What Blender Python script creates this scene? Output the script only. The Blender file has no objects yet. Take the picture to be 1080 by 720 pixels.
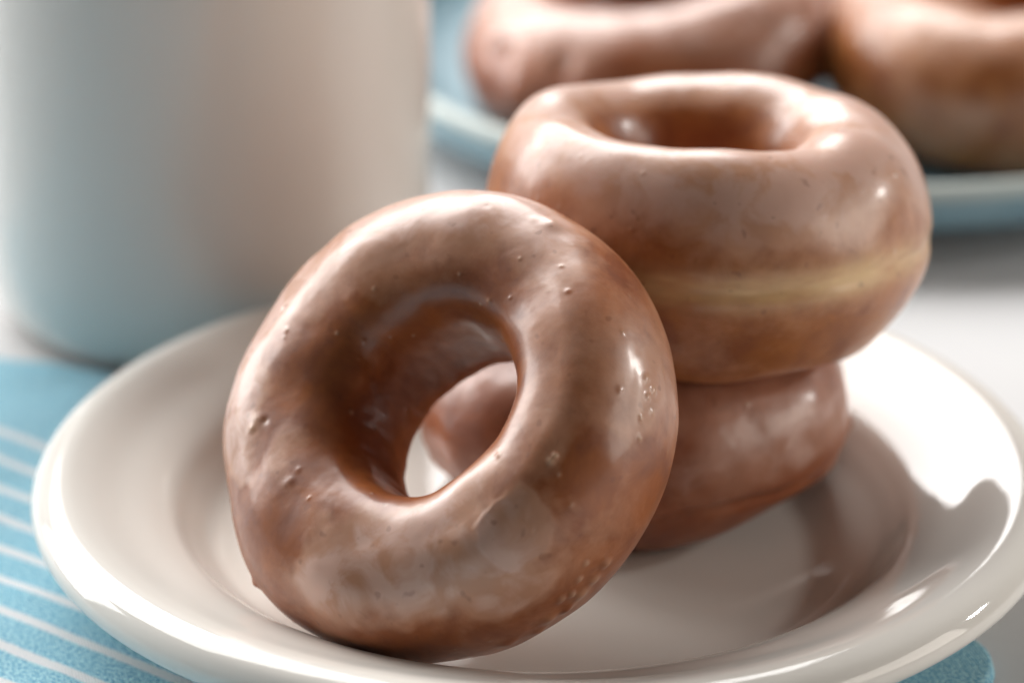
import bpy, math, random
import numpy as np
from mathutils import Vector, Matrix, Quaternion
R_ = math.radians
sc = bpy.context.scene
col = sc.collection

# ------------------------------------------------------------------ camera
PITCH = R_(23.6075)
cam_d = bpy.data.cameras.new("camera")
cam = bpy.data.objects.new("camera", cam_d); col.objects.link(cam)
cam.location = (-0.00576, -0.5710, 0.29543)
cam.rotation_euler = (math.pi/2 - PITCH, 0, 0)
cam_d.sensor_width = 36; cam_d.lens = 120
cam_d.clip_start = 0.02; cam_d.clip_end = 50
cam_d.dof.use_dof = True
cam_d.dof.focus_distance = 0.578
cam_d.dof.aperture_fstop = 8.0
sc.camera = cam

# ------------------------------------------------------------------ world and lamps
w = bpy.data.worlds.new("World"); sc.world = w; w.use_nodes = True
nt = w.node_tree; bg = nt.nodes['Background']
# a dim studio: a little lighter overhead and behind the subject, dark towards the camera
geo = nt.nodes.new('ShaderNodeTexCoord'); sep = nt.nodes.new('ShaderNodeSeparateXYZ')
nt.links.new(geo.outputs['Generated'], sep.inputs[0])
rmp = nt.nodes.new('ShaderNodeValToRGB'); nt.links.new(sep.outputs['Y'], rmp.inputs[0])
rmp.color_ramp.elements[0].position = 0.0; rmp.color_ramp.elements[0].color = (0.17, 0.15, 0.135, 1)
rmp.color_ramp.elements[1].position = 0.9; rmp.color_ramp.elements[1].color = (0.66, 0.65, 0.64, 1)
nt.links.new(rmp.outputs[0], bg.inputs['Color'])
bg.inputs['Strength'].default_value = 0.28

def area(name, loc, target, sx, sy, power, colr):
    d = bpy.data.lights.new(name, 'AREA'); d.shape = 'RECTANGLE'; d.size = sx; d.size_y = sy
    d.energy = power; d.color = colr
    o = bpy.data.objects.new(name, d); col.objects.link(o); o.location = loc
    o.rotation_euler = (Vector(target) - Vector(loc)).to_track_quat('-Z', 'Y').to_euler()
    return o
area("window_light", (-0.55, 1.12, 1.12), (0, 0, 0.02), 1.9, 1.15, 50.0, (1.0, 0.985, 0.97))
area("side_light", (-1.05, 0.62, 0.40), (0, 0, 0.03), 0.6, 0.6, 8.0, (1.0, 0.98, 0.96))
area("fill_light", (1.05, -0.20, 0.30), (0, 0, 0.03), 0.6, 0.45, 3.6, (1.0, 0.92, 0.83))
area("accent_light", (0.98, 0.25, 0.42), (0, 0, 0.03), 0.10, 0.06, 2.0, (1.0, 0.97, 0.93))

sc.view_settings.view_transform = 'Standard'
sc.view_settings.look = 'None'
sc.view_settings.exposure = 0.08
sc.view_settings.gamma = 1.0
sc.cycles.max_bounces = 10
sc.cycles.caustics_reflective = True

# ------------------------------------------------------------------ helpers
def tag(o, label=None, cat=None, group=None, kind=None):
    if label: o['label'] = label
    if cat: o['category'] = cat
    if group: o['group'] = group
    if kind: o['kind'] = kind
    return o

_rng = np.random.RandomState(7)
_perm = _rng.permutation(4096)
_val = _rng.rand(4096) * 2 - 1
def vnoise(p, seed=0):
    p = np.asarray(p, float) + seed * 17.31
    i = np.floor(p).astype(np.int64); f = p - i
    f = f * f * f * (f * (f * 6 - 15) + 10)
    out = 0
    for dx in (0, 1):
        for dy in (0, 1):
            for dz in (0, 1):
                h = _perm[(i[..., 0] + dx) & 4095]
                h = _perm[(h + i[..., 1] + dy) & 4095]
                h = _perm[(h + i[..., 2] + dz) & 4095]
                wgt = (f[..., 0] if dx else 1 - f[..., 0]) * (f[..., 1] if dy else 1 - f[..., 1]) * (f[..., 2] if dz else 1 - f[..., 2])
                out = out + wgt * _val[h]
    return out
def fbm(p, seed=0, octs=3, gain=0.5):
    a, s, o = 1.0, 1.0, 0
    for k in range(octs):
        o = o + a * vnoise(p * s, seed + k * 3); a *= gain; s *= 2.03
    return o
def sstep(a, b, x):
    t = np.clip((x - a) / (b - a), 0, 1); return t * t * (3 - 2 * t)

def grid_mesh(name, P, closed_u, closed_v, mat, parent=None, attrs=None):
    """P: (nu, nv, 3) array of points"""
    nu, nv = P.shape[:2]
    me = bpy.data.meshes.new(name)
    iu = np.arange(nu if closed_u else nu - 1); iv = np.arange(nv if closed_v else nv - 1)
    U, V = np.meshgrid(iu, iv, indexing='ij')
    U1 = (U + 1) % nu; V1 = (V + 1) % nv
    F = np.stack([U * nv + V, U1 * nv + V, U1 * nv + V1, U * nv + V1], -1).reshape(-1, 4)
    n = len(F)
    me.vertices.add(nu * nv); me.vertices.foreach_set('co', P.reshape(-1).astype(np.float32))
    me.loops.add(n * 4); me.loops.foreach_set('vertex_index', F.reshape(-1).astype(np.int32))
    me.polygons.add(n); me.polygons.foreach_set('loop_start', np.arange(0, n * 4, 4, dtype=np.int32))
    me.polygons.foreach_set('use_smooth', np.ones(n, dtype=bool))
    me.update(calc_edges=True); me.validate()
    for k, v in (attrs or {}).items():
        a = me.attributes.new(k, 'FLOAT', 'POINT'); a.data.foreach_set('value', v.reshape(-1).astype(np.float32))
    o = bpy.data.objects.new(name, me); col.objects.link(o)
    me.materials.append(mat)
    if parent: o.parent = parent
    return o

def revolve(name, prof, n, mat, parent=None, wob=0.0):
    prof = np.array(prof, float)
    th = np.linspace(0, 2 * np.pi, n, endpoint=False)
    P = np.zeros((n, len(prof), 3))
    P[..., 0] = np.cos(th)[:, None] * prof[None, :, 0]
    P[..., 1] = np.sin(th)[:, None] * prof[None, :, 0]
    P[..., 2] = prof[None, :, 1]
    return grid_mesh(name, P, True, False, mat, parent)

def smooth_profile(pts, per=10):
    """Catmull-Rom through (r, z) points"""
    pts = np.array(pts, float)
    q = np.vstack([2 * pts[0] - pts[1], pts, 2 * pts[-1] - pts[-2]])
    out = []
    for i in range(1, len(q) - 2):
        for t in np.linspace(0, 1, per, endpoint=False):
            a, b, c, d = q[i-1], q[i], q[i+1], q[i+2]
            out.append(0.5 * ((2*b) + (-a+c)*t + (2*a-5*b+4*c-d)*t*t + (-a+3*b-3*c+d)*t**3))
    out.append(pts[-1]); out = np.array(out); out[:, 0] = np.maximum(out[:, 0], 0)
    return out

class NT:
    def __init__(s, name):
        s.m = bpy.data.materials.new(name); s.m.use_nodes = True
        s.t = s.m.node_tree; s.b = s.t.nodes['Principled BSDF']
    def n(s, typ, **kw):
        nd = s.t.nodes.new(typ)
        for k, v in kw.items(): setattr(nd, k, v)
        return nd
    def l(s, a, b): s.t.links.new(a, b)
    def setv(s, **kw):
        for k, v in kw.items(): s.b.inputs[k.replace('_', ' ')].default_value = v
    def noise(s, scale, detail=3, rough=0.5, vec=None, dist=0.0):
        nd = s.n('ShaderNodeTexNoise'); nd.inputs['Scale'].default_value = scale
        nd.inputs['Detail'].default_value = detail; nd.inputs['Roughness'].default_value = rough
        nd.inputs['Distortion'].default_value = dist
        if vec is None: vec = s.coord()
        s.l(vec, nd.inputs['Vector']); return nd.outputs['Fac']
    def coord(s):
        if not hasattr(s, '_c'): s._c = s.n('ShaderNodeTexCoord').outputs['Object']
        return s._c
    def attr(s, name):
        nd = s.n('ShaderNodeAttribute'); nd.attribute_name = name; return nd.outputs['Fac']
    def ramp(s, fac, stops):
        nd = s.n('ShaderNodeValToRGB'); s.l(fac, nd.inputs[0]); cr = nd.color_ramp
        while len(cr.elements) < len(stops): cr.elements.new(0.5)
        for e, (p, c) in zip(cr.elements, stops):
            e.position = p; e.color = (c, c, c, 1) if not isinstance(c, tuple) else (*c, 1)
        return nd.outputs['Color']
    def mix(s, fac, a, b, mode='MIX'):
        nd = s.n('ShaderNodeMix'); nd.data_type = 'RGBA'; nd.blend_type = mode
        for sock, v in ((nd.inputs[0], fac), (nd.inputs[6], a), (nd.inputs[7], b)):
            if isinstance(v, (int, float)): sock.default_value = v
            elif isinstance(v, tuple): sock.default_value = (*v, 1)
            else: s.l(v, sock)
        return nd.outputs[2]
    def math(s, op, a, b=None, c=None):
        nd = s.n('ShaderNodeMath'); nd.operation = op
        for k, v in enumerate((a, b, c)):
            if v is None: continue
            if isinstance(v, (int, float)): nd.inputs[k].default_value = v
            else: s.l(v, nd.inputs[k])
        return nd.outputs[0]
    def bump(s, h, dist, strength=1.0):
        nd = s.n('ShaderNodeBump'); nd.inputs['Distance'].default_value = dist
        nd.inputs['Strength'].default_value = strength
        s.l(h, nd.inputs['Height']); s.l(nd.outputs[0], s.b.inputs['Normal']); return nd

# ------------------------------------------------------------------ materials
def donut_material(name, pale=(0.62, 0.345, 0.225), brown=(0.215, 0.055, 0.014), amber=(0.42, 0.126, 0.028), shift=0.0, milk=(0.70, 0.47, 0.40)):
    M = NT(name)
    big = M.noise(34, 3, 0.55, dist=0.6)
    mid = M.noise(110, 4, 0.6, dist=0.4)
    fine = M.noise(700, 3, 0.6)
    base = M.mix(M.ramp(mid, [(0.30, 0.0), (0.74, 1.0)]), brown, amber)
    # milky sugar glaze lying over the fried crust, thick where the mesh says so
    g = M.math('ADD', M.math('MULTIPLY', big, 1.1), M.math('MULTIPLY', mid, 0.35))
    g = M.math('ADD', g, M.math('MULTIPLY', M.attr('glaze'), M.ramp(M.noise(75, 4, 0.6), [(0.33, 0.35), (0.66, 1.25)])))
    g = M.math('ADD', g, M.math('MULTIPLY', M.math('SUBTRACT', M.noise(330, 4, 0.65), 0.5), 0.3))
    gf = M.ramp(g, [(0.62 + shift, 0.0), (1.22 + shift, 0.62)])
    c = M.mix(gf, base, pale)
    # pooled sugar, milky, with ragged edges
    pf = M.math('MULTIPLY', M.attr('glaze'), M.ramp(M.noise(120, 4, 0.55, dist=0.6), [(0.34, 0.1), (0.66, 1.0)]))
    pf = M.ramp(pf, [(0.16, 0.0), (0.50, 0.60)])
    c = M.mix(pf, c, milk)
    c = M.mix(M.math('MULTIPLY', M.attr('band'), 0.85), c, (0.85, 0.59, 0.29))
    c = M.mix(M.attr('spot'), c, (0.62, 0.42, 0.28))
    c = M.mix(M.math('MULTIPLY', M.attr('crack'), 0.8), c, (0.13, 0.035, 0.012))
    sp = M.ramp(M.noise(420, 1, 0.3), [(0.70, 0.0), (0.78, 0.35)])
    c = M.mix(sp, c, (0.16, 0.042, 0.014))
    M.l(c, M.b.inputs['Base Color'])
    M.setv(IOR=1.55, Subsurface_Weight=0.20, Subsurface_Scale=0.004, Coat_Weight=0.45, Coat_Roughness=0.20, Coat_IOR=1.5)
    M.b.inputs['Subsurface Radius'].default_value = (1.0, 0.45, 0.25)
    M.b.subsurface_method = 'RANDOM_WALK'
    M.l(M.ramp(mid, [(0.3, 0.46), (0.7, 0.38)]), M.b.inputs['Roughness'])
    h = M.math('ADD', M.math('MULTIPLY', mid, 0.07), M.math('MULTIPLY', fine, 0.07))
    h = M.math('ADD', h, M.math('MULTIPLY', M.noise(260, 3, 0.6), 0.07))
    M.bump(h, 0.0006, 0.5)
    return M.m
mat_donut = donut_material('glazed_crust')
mat_donut_dark = donut_material('glazed_crust_pink', pale=(0.48, 0.245, 0.165), brown=(0.21, 0.052, 0.015), amber=(0.38, 0.105, 0.026))
mat_donut_gold = donut_material('glazed_crust_golden', pale=(0.68, 0.40, 0.275), brown=(0.28, 0.080, 0.021), amber=(0.50, 0.18, 0.042))

M = NT('white_porcelain')
M.setv(Base_Color=(0.85, 0.82, 0.765, 1), Roughness=0.055, IOR=1.50, Coat_Weight=0.0, Coat_Roughness=0.04)
M.bump(M.noise(45, 2, 0.5), 0.00025, 0.35)
mat_porcelain = M.m
M = NT('mug_glaze')
M.setv(Base_Color=(0.76, 0.73, 0.69, 1), Roughness=0.24, IOR=1.45, Coat_Weight=0.15, Coat_Roughness=0.12)
M.bump(M.noise(30, 2, 0.5), 0.0003, 0.3)
mat_mug = M.m
M = NT('blue_stoneware')
c = M.mix(M.ramp(M.noise(60, 4, 0.6), [(0.35, 0.0), (0.7, 1.0)]), (0.17, 0.29, 0.35), (0.22, 0.35, 0.41))
# glaze breaks paler along the rim
sepn = M.n('ShaderNodeSeparateXYZ'); M.l(M.coord(), sepn.inputs[0])
rimf = M.ramp(M.math('MULTIPLY', sepn.outputs['Z'], 40.0), [(0.66, 0.0), (0.76, 1.0)])
c = M.mix(rimf, c, (0.50, 0.56, 0.54))
M.l(c, M.b.inputs['Base Color']); M.setv(Roughness=0.42, IOR=1.4)
mat_blue = M.m
M = NT('white_tabletop')
c = M.mix(M.noise(9, 4, 0.6), (0.60, 0.60, 0.61), (0.68, 0.68, 0.68))
M.l(c, M.b.inputs['Base Color']); M.setv(Roughness=0.6, Specular_IOR_Level=0.3)
M.bump(M.noise(260, 3, 0.6), 0.0003, 0.2)
mat_table = M.m

def napkin_material():
    M = NT('striped_cotton')
    u = M.attr('u'); v = M.attr('v')                 # metres along and across the stripes
    # stripes: solid blue band, then white lines every 9.5 mm
    wob = M.math('MULTIPLY', M.math('SUBTRACT', M.noise(900, 2, 0.6), 0.5), 0.0007)
    vv = M.math('ADD', v, wob)
    t = M.math('DIVIDE', M.math('SUBTRACT', vv, 0.0350), 0.0095)
    fr = M.math('FRACT', t)
    d = M.math('ABSOLUTE', M.math('SUBTRACT', fr, 0.5))
    line = M.ramp(d, [(0.110, 1.0), (0.150, 0.0)])
    on = M.math('GREATER_THAN', vv, 0.0340)
    line = M.math('MULTIPLY', line, on)
    comb = M.n('ShaderNodeCombineXYZ'); M.l(u, comb.inputs[0]); M.l(v, comb.inputs[1])
    mp = M.n('ShaderNodeMapping'); M.l(comb.outputs[0], mp.inputs[0]); mp.inputs['Scale'].default_value = (1250, 1900, 1)
    mott = M.n('ShaderNodeTexNoise'); M.l(mp.outputs[0], mott.inputs['Vector']); mott.inputs['Scale'].default_value = 1.0
    mott.inputs['Detail'].default_value = 2
    big = M.noise(90, 3, 0.6)
    blue = M.mix(M.ramp(mott.outputs['Fac'], [(0.38, 0.0), (0.50, 0.5), (0.62, 1.0)]), (0.06, 0.37, 0.60), (0.58, 0.92, 0.99))
    blue = M.mix(M.ramp(big, [(0.35, 0.0), (0.7, 0.35)]), blue, (0.26, 0.64, 0.80))
    c = M.mix(line, blue, M.mix(mott.outputs['Fac'], (0.78, 0.81, 0.86), (1.0, 1.0, 1.0)))
    M.l(c, M.b.inputs['Base Color']); M.setv(Roughness=0.9, Sheen_Weight=0.25)
    wu = M.math('SINE', M.math('MULTIPLY', u, 2 * math.pi / 0.0008))
    wv = M.math('SINE', M.math('MULTIPLY', v, 2 * math.pi / 0.0007))
    h = M.math('ADD', M.math('MULTIPLY', M.math('MULTIPLY', wu, wv), 0.35), mott.outputs['Fac'])
    M.bump(h, 0.0005, 0.8)
    return M.m
mat_napkin = napkin_material()

# ------------------------------------------------------------------ table (setting)
P = np.zeros((61, 61, 3)); g = np.linspace(-1, 1, 61)
P[..., 0] = (g * 1.6)[:, None]; P[..., 1] = (g * 1.6 + 0.5)[None, :]
table = grid_mesh('table', P, False, False, mat_table); tag(table, 'white tabletop under the plates, napkin and mug', kind='structure')

# ------------------------------------------------------------------ napkin
def napkin():
    au = np.array([0.809, -0.588]); av = np.array([-0.588, -0.809]); P0 = np.array([0.0775, -0.0305])
    nu, nv = 420, 260
    u = np.linspace(-0.30, 0.0105, nu); v = np.linspace(0, 1, nv)
    U, V = np.meshgrid(u, v, indexing='ij')
    L = 0.30
    # far edge bows towards the front at the left end
    e0 = 0.0035 * sstep(-0.10, -0.20, U) + 0.010 * sstep(-0.19, -0.24, U)
    Vv = e0 + V * (L - e0)
    # rounded corner at the right end of the folded cloth
    rc = 0.016
    dv = np.clip(rc - (Vv - e0), 0, rc); lim = 0.0105 - (rc - np.sqrt(np.maximum(rc * rc - dv * dv, 0)))
    Uu = np.where(U > -0.03, -0.03 + (U + 0.03) * (lim + 0.03) / 0.0405, U)
    X = P0[0] + Uu * au[0] + Vv * av[0]; Y = P0[1] + Uu * au[1] + Vv * av[1]
    r = np.hypot(X, Y)
    off = sstep(0.062, 0.10, r)
    hgt = 0.0017 + off * (0.0007 * fbm(np.stack([X * 30, Y * 30, X * 0], -1), 3) + 0.0005 * np.maximum(0, fbm(np.stack([Uu * 20, Vv * 70, X * 0], -1), 5)))
    top = np.stack([X, Y, np.maximum(hgt, 0.0010)], -1)
    # closed thin sheet: rounded edges, underside on the table
    E = np.minimum(np.minimum(Vv - e0, (lim - Uu)), 0.0012) / 0.0012
    E = np.clip(E, 0, 1); top[..., 2] = 0.0003 + (top[..., 2] - 0.0003) * np.sqrt(1 - (1 - E) ** 2)
    o = grid_mesh('napkin', top, False, False, mat_napkin, attrs={'u': Uu, 'v': Vv})
    return tag(o, 'sky blue cloth napkin with thin white stripes spread under the white plate', 'napkin')
napkin()

# ------------------------------------------------------------------ plates
def white_plate():
    z0 = 0.0024
    prof = [(0.0, 0.0045), (0.02, 0.0045), (0.042, 0.0046), (0.0555, 0.0048), (0.0615, 0.0062), (0.0655, 0.0098),
            (0.0685, 0.0130), (0.0725, 0.0150), (0.0785, 0.0170), (0.0845, 0.0194), (0.0885, 0.0203), (0.0920, 0.0194), (0.0942, 0.0168),
            (0.0940, 0.0142), (0.0915, 0.0122), (0.0850, 0.0098), (0.0740, 0.0060), (0.0640, 0.0030), (0.0590, 0.0010),
            (0.0570, 0.0), (0.0550, 0.0), (0.0535, 0.0012), (0.045, 0.0015), (0.02, 0.0015), (0.0, 0.0015)]
    o = revolve('plate', smooth_profile(prof, 8), 256, mat_porcelain)
    o.location = (0, 0, z0)
    return tag(o, 'round white porcelain plate with a rolled rim holding three glazed donuts', 'plate', None)
plate_white = white_plate()

def blue_plate():
    prof = [(0.0, 0.0060), (0.05, 0.0060), (0.095, 0.0062), (0.108, 0.0075), (0.1160, 0.0115), (0.1205, 0.0178), (0.1230, 0.0204),
            (0.1252, 0.0200), (0.1262, 0.0176), (0.1245, 0.0110), (0.1180, 0.0070), (0.1060, 0.0035), (0.1010, 0.0008), (0.0990, 0.0), (0.0960, 0.0), (0.0940, 0.0015), (0.08, 0.002), (0.0, 0.002)]
    o = revolve('plate', smooth_profile(prof, 8), 256, mat_blue)
    o.location = (0.0800, 0.2690, 0.0002)
    return tag(o, 'round grey blue stoneware plate behind, carrying two blurred donuts', 'plate', None)
plate_back = blue_plate()

# ------------------------------------------------------------------ mug
def mug():
    root = bpy.data.objects.new('mug', None); col.objects.link(root); root.location = (-0.0730, 0.1290, 0.0002)
    tag(root, 'tall white glazed mug standing behind the left of the white plate', 'mug')
    prof = [(0.0, 0.0015), (0.036, 0.0015), (0.0395, 0.0), (0.0415, 0.0), (0.0440, 0.0014), (0.0472, 0.0060), (0.0486, 0.0125), (0.0492, 0.022), (0.0494, 0.05),
            (0.0495, 0.088), (0.0494, 0.0970), (0.0487, 0.0990), (0.0472, 0.0990), (0.0463, 0.0970), (0.0460, 0.085), (0.0456, 0.03), (0.0435, 0.012), (0.036, 0.0062), (0.0, 0.0055)]
    revolve('body', smooth_profile(prof, 8), 192, mat_mug, root)
    # handle on the far side
    c = [(0.0482, 0.080), (0.056, 0.082), (0.068, 0.077), (0.0745, 0.062), (0.072, 0.044), (0.062, 0.031), (0.0482, 0.026)]
    path = smooth_profile(c, 10); n = len(path)
    tan = np.gradient(path, axis=0); tan /= np.linalg.norm(tan, axis=1)[:, None]
    ph = np.linspace(0, 2 * np.pi, 28, endpoint=False)
    P = np.zeros((n, 28, 3)); a = R_(118)
    rad = path[:, 0][:, None] + np.cos(ph)[None] * 0.0042 * (-tan[:, 1])[:, None]
    P[..., 2] = path[:, 1][:, None] + np.cos(ph)[None] * 0.0042 * (tan[:, 0])[:, None]
    side = np.sin(ph)[None] * 0.0065 * np.ones((n, 1))
    P[..., 0] = rad * math.cos(a) - side * math.sin(a); P[..., 1] = rad * math.sin(a) + side * math.cos(a)
    grid_mesh('handle', P, False, True, mat_mug, root)
mug()

# ------------------------------------------------------------------ donuts
def donut(name, mat, seed, R, ao, ai, bt, bb, N=640, Mv=300, power=0.94, oval=(1, 1, 0), wob=0.0007, lump=0.0003,
          band=None, patches=(), bumps=(), nbub=50, glaze_bias=0.0, zharm=(), ecc=(0, 0), taper=0.0, groove=0.0005, ipow=0.85, crease=0.00008, top_glaze_sheen=0.0):
    """R ring radius; ao/ai tube half width outside/inside; bt/bb tube half height top/bottom (metres).
    band = (phi centre, half width, strength); patches = (theta, phi, size_m, height_m, glaze); bumps likewise, small"""
    rs = np.random.RandomState(seed)
    th = np.linspace(0, 2 * np.pi, N, endpoint=False)[:, None] * np.ones((1, Mv))
    ph = np.linspace(0, 2 * np.pi, Mv, endpoint=False)[None, :] * np.ones((N, 1))
    c, s = np.cos(ph), np.sin(ph)
    cc = np.sign(c) * np.abs(c) ** power; ss = np.sign(s) * np.abs(s) ** power
    ip = np.where(c < 0, ipow, 1.0); cc = np.sign(cc) * np.abs(cc) ** ip; ss = np.sign(ss) * np.abs(ss) ** ip
    a = np.where(c > 0, ao, ai); b = np.where(s > 0, bt, bb)
    Rt = R
    shift = ecc[0] * np.cos(th - ecc[1]); Rt = Rt + shift
    a = np.where(c > 0, ao - shift, ai) * (1 - taper * sstep(0.1, 1.0, -s) * (c > 0))
    zt = sum(A * np.cos(k * th - p0) for k, A, p0 in zharm) if zharm else 0
    ring = np.stack([np.cos(th), np.sin(th), 0 * th], -1)
    noise_p = ring * 2.2 + seed
    wide = 1 + 0.035 * vnoise(noise_p * 0.9, seed + 1)
    rho = Rt + a * cc * wide
    z = b * ss * (1 + 0.06 * vnoise(noise_p * 0.8, seed + 2)) + zt * (0.5 + 0.5 * ss)
    P = np.stack([rho * np.cos(th), rho * np.sin(th), z], -1)
    nrm = np.stack([cc * b * np.cos(th), cc * b * np.sin(th), ss * a], -1)
    nrm /= np.linalg.norm(nrm, axis=-1)[..., None]
    d = wob * fbm(P * 55, seed + 5, 2) + lump * 0.10 * fbm(P * 120, seed + 9, 2) + 0.00002 * fbm(P * 420, seed + 12, 2)
    # creases inside the hole, running round the wall
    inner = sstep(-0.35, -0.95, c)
    d += inner * crease * fbm(np.stack([np.cos(th) * 4, np.sin(th) * 4, z * 170], -1), seed + 21, 2)
    glaze = glaze_bias + top_glaze_sheen * sstep(0.35, 0.95, s + 0.25 * vnoise(ring * 2.5, seed + 50)) * sstep(-0.9, -0.2, c); bandv = 0 * d; spot = 0 * d; crack = 0 * d  # pale crest: thicker glaze plus soft sheen painted into the colour
    if band:
        pc, hw, st = band
        dd = ph - pc + 0.10 * vnoise(ring * 3, seed + 31)
        dd = (dd + np.pi) % (2 * np.pi) - np.pi
        bandv = np.exp(-(dd / hw) ** 2) * st * np.clip(0.75 + 0.5 * vnoise(ring * 4, seed + 33) + 0.18 * fbm(np.stack([np.cos(th) * 9, np.sin(th) * 9, z * 900], -1), seed + 35, 2), 0, 1)
        d -= groove * np.exp(-(dd / (hw * 0.6)) ** 2)
    def local(t0, p0):
        i = int(round(t0 / (2 * np.pi) * N)) % N; j = int(round(p0 / (2 * np.pi) * Mv)) % Mv
        return P[i, j]
    glaze = glaze - 0.45 * inner  # no milky glaze on the hole wall, which also paints in its shade
    # glaze puddles with a raised lip, and pale patches that paint sheen
    for (t0, p0, size, hh, gl, el) in patches:
        q = local(t0, p0); tt = np.array([-math.sin(t0), math.cos(t0), 0])
        rel = P - q; al = rel @ tt
        dist = np.sqrt(np.maximum((rel ** 2).sum(-1) - al ** 2, 0) + (al / el) ** 2)
        dist = dist * (1 + 0.30 * fbm(P * 130 + 3, seed + int(size * 1e5), 3))
        m = sstep(size * 1.25, size * 0.45, dist) if hh < 0.0002 else sstep(size * 1.08, size * 0.82, dist)
        lip = 0 if hh < 0.0002 else np.exp(-((dist - size * 0.93) / (size * 0.09)) ** 2) * sstep(-0.3, 0.6, vnoise(P * 160, seed + 3))
        d += hh * (0.15 * m + 0.8 * lip) if hh >= 0.0002 else hh * m; glaze += gl * m + 0.35 * gl * lip
    for (t0, p0, size, hh, sp) in bumps:
        q = local(t0, p0); dist = np.linalg.norm(P - q, axis=-1)
        k = np.exp(-(dist / size) ** 2); d += hh * k
        if sp > 0: spot = np.maximum(spot, sp * k)
        if sp < 0: crack = np.maximum(crack, -sp * k)
    for k in range(nbub):
        t0, p0 = rs.rand() * 2 * np.pi, rs.rand() * 2 * np.pi
        size = 0.0003 + 0.0004 * rs.rand() ** 2; q = local(t0, p0)
        i = int(t0 / (2 * np.pi) * N)
        idx = np.arange(i - 14, i + 15) % N
        dist = np.linalg.norm(P[idx] - q, axis=-1); e = np.exp(-(dist / size) ** 2)
        d[idx] += (0.00020 if rs.rand() < 0.85 else -0.00008) * e * (size / 0.0006)
        spot[idx] = np.maximum(spot[idx], e * rs.rand() * 0.5)
    P = P + nrm * d[..., None]
    ang = oval[2]; ca, sa = math.cos(ang), math.sin(ang)
    x = P[..., 0] * ca + P[..., 1] * sa; y = -P[..., 0] * sa + P[..., 1] * ca
    x *= oval[0]; y *= oval[1]
    P[..., 0] = x * ca - y * sa; P[..., 1] = x * sa + y * ca
    return grid_mesh(name, P, True, True, mat, attrs={'glaze': glaze, 'band': bandv, 'spot': spot, 'crack': crack})

def place(o, loc, n, spin=0.0):
    """put the ring's axis along n"""
    n = Vector(n).normalized()
    q = Vector((0, 0, 1)).rotation_difference(n) @ Quaternion((0, 0, 1), spin)
    o.rotation_mode = 'QUATERNION'; o.rotation_quaternion = q; o.location = loc

G = 'glazed ring donuts'
# bottom of the stack
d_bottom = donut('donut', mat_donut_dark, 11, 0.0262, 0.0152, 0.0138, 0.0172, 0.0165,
                 nbub=50, glaze_bias=0.0, wob=0.0011, band=(R_(-24), 0.13, 0.0), groove=0.0008, top_glaze_sheen=0.15,
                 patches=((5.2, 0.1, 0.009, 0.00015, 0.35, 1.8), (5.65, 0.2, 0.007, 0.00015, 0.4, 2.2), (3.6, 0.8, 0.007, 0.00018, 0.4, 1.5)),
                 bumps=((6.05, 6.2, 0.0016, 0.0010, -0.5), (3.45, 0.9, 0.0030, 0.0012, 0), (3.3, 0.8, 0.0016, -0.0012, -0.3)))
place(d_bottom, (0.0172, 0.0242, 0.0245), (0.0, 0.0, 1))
tag(d_bottom, 'brown glazed donut lying flat on the white plate, bottom of the stack', 'donut', G)

# top of the stack: thick, with a pale line round its waist
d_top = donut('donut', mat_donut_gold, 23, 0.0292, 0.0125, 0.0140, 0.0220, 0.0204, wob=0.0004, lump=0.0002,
              band=(R_(0), 0.155, 1.0), ecc=(0.0020, 3.14), groove=0.0005, power=1.0, taper=0.18, nbub=60, glaze_bias=0.0, top_glaze_sheen=0.85, zharm=((2, 0.0005, 1.57), (3, 0.0003, 3.9)))
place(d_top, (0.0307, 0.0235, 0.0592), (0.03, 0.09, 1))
tag(d_top, 'thick golden glazed donut with a pale waist line, on top of the stack', 'donut', G)

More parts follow.
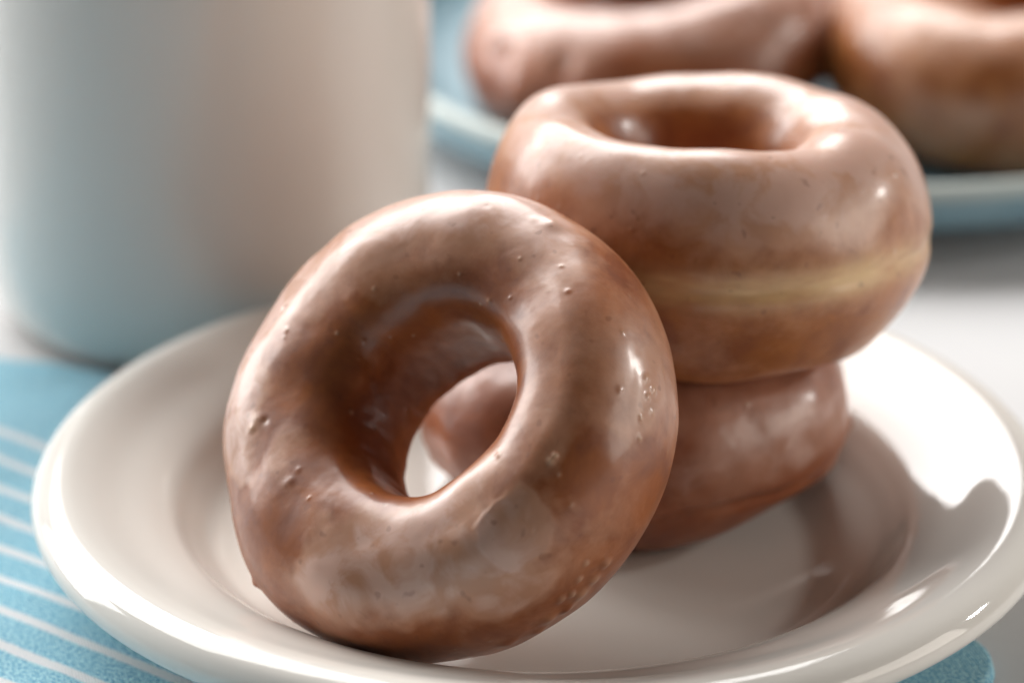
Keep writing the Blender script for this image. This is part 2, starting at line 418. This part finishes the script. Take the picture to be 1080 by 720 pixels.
# front donut leaning on the stack
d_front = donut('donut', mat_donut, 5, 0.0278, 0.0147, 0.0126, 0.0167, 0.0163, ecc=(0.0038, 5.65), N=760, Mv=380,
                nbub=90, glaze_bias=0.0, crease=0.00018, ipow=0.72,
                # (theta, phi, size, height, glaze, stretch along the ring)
                patches=((5.151, 1.009, 0.0060, 0.00021, 0.40, 1.0), (4.50, 1.40, 0.0110, 0.00012, 0.75, 1.5),  # the larger one paints sheen over the brown as milky glaze
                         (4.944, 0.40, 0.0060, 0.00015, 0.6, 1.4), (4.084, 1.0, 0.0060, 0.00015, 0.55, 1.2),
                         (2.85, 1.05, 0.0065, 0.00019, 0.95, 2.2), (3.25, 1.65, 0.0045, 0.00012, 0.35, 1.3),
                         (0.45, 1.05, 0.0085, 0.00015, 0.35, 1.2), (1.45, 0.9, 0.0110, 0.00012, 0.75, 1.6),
                         (3.75, 2.0, 0.0060, -0.00002, -0.45, 1.6), (3.45, 0.85, 0.0060, 0.0, -0.45, 1.5), (2.35, 0.75, 0.0110, 0.0001, 0.85, 2.2), (0.9, 0.9, 0.011, 0.0001, 0.7, 1.8),  # last two: pale glaze that also paints the soft upper-left sheen
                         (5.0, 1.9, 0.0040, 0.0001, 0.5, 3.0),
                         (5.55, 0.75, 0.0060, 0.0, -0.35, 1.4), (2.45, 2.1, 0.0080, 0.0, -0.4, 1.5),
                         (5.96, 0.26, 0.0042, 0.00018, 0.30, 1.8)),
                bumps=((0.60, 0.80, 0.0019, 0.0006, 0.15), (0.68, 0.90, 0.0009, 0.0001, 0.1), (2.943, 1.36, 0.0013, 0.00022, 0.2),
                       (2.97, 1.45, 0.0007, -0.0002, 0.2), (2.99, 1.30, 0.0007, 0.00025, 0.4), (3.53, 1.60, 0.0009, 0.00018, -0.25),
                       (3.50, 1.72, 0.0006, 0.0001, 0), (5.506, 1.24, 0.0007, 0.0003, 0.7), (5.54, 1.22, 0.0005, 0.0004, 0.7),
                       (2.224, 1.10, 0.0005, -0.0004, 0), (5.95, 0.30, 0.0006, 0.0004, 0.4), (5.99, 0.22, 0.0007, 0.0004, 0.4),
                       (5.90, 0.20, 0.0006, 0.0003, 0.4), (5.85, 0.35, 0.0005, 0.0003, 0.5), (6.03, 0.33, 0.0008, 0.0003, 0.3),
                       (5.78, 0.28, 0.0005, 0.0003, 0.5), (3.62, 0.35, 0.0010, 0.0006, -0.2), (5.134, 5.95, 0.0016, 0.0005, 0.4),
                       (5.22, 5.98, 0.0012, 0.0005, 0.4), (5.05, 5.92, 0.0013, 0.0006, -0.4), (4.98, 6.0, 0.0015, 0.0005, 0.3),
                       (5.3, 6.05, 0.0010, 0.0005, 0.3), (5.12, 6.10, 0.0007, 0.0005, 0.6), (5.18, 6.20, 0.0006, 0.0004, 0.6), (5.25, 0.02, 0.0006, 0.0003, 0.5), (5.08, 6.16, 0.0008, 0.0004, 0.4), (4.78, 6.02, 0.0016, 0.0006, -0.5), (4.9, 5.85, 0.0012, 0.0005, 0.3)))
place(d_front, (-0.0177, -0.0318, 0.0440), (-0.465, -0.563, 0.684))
tag(d_front, 'shiny glazed donut propped on edge in front, leaning against the stack', 'donut', G)

def press(soft, hard, eps=0.00015):
    """where two donuts press together the soft one yields to the other's surface"""
    from mathutils.bvhtree import BVHTree
    bpy.context.view_layer.update()
    mh, ms = hard.matrix_world, soft.matrix_world
    me = hard.data
    tree = BVHTree.FromPolygons([v.co for v in me.vertices], [tuple(p.vertices) for p in me.polygons])
    T = mh.inverted() @ ms; Ti = T.inverted()
    for v in soft.data.vertices:
        p = T @ v.co
        loc, n, i, dist = tree.find_nearest(p, 0.02)
        if loc is not None and (p - loc).dot(n) < eps:
            v.co = Ti @ (loc + n * eps)
    soft.data.update()
def rest(o, plate, rows):
    """let the underside of a donut settle on the upper face of the plate it lies on"""
    bpy.context.view_layer.update()
    top = []
    for v in plate.data.vertices[0:rows]:
        if top and v.co.x < top[-1][0] - 1e-6: break
        top.append((math.hypot(v.co.x, v.co.y), v.co.z))
    top = np.array(top)
    co = np.zeros(len(o.data.vertices) * 3, np.float32); o.data.vertices.foreach_get('co', co)
    M = np.array(o.matrix_world); w = co.reshape(-1, 3) @ M[:3, :3].T + M[:3, 3]
    pl = np.array(plate.location)
    rr = np.hypot(w[:, 0] - pl[0], w[:, 1] - pl[1])
    floor = np.interp(rr, top[:, 0], top[:, 1]) + pl[2] + 0.0001
    k = 0.0012                                     # soft minimum, so the skin bulges instead of being cut
    h = w[:, 2] - floor
    h2 = np.where(h < k, k * np.exp((h - k) / k) , h); h2 = np.where(h < k, np.minimum(h2, k), h2)
    w[:, 2] = floor + h2
    loc = (w - M[:3, 3]) @ M[:3, :3]
    o.data.vertices.foreach_set('co', loc.astype(np.float32).reshape(-1)); o.data.update()
ROWS_W = len(plate_white.data.vertices) // 256; ROWS_B = len(plate_back.data.vertices) // 256
rest(d_bottom, plate_white, ROWS_W); rest(d_front, plate_white, ROWS_W)
press(d_bottom, d_top)
press(d_front, d_top)

# on the blue plate
d_bl = donut('donut', mat_donut_dark, 41, 0.0320, 0.0152, 0.0150, 0.0175, 0.0170, N=420, Mv=200, nbub=10, top_glaze_sheen=0.95, power=1.0,
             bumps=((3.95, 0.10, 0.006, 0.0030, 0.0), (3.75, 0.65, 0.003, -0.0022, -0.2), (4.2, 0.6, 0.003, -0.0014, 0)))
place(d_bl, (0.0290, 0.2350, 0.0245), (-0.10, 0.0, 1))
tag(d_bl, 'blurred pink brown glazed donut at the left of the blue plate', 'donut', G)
d_br = donut('donut', mat_donut_gold, 57, 0.0315, 0.0160, 0.0150, 0.0170, 0.0200, top_glaze_sheen=0.4, power=0.92, N=420, Mv=200, nbub=10,
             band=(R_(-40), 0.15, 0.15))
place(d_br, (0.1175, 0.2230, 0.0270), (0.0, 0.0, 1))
tag(d_br, 'blurred golden brown glazed donut at the right of the blue plate', 'donut', G)
rest(d_bl, plate_back, ROWS_B); rest(d_br, plate_back, ROWS_B)
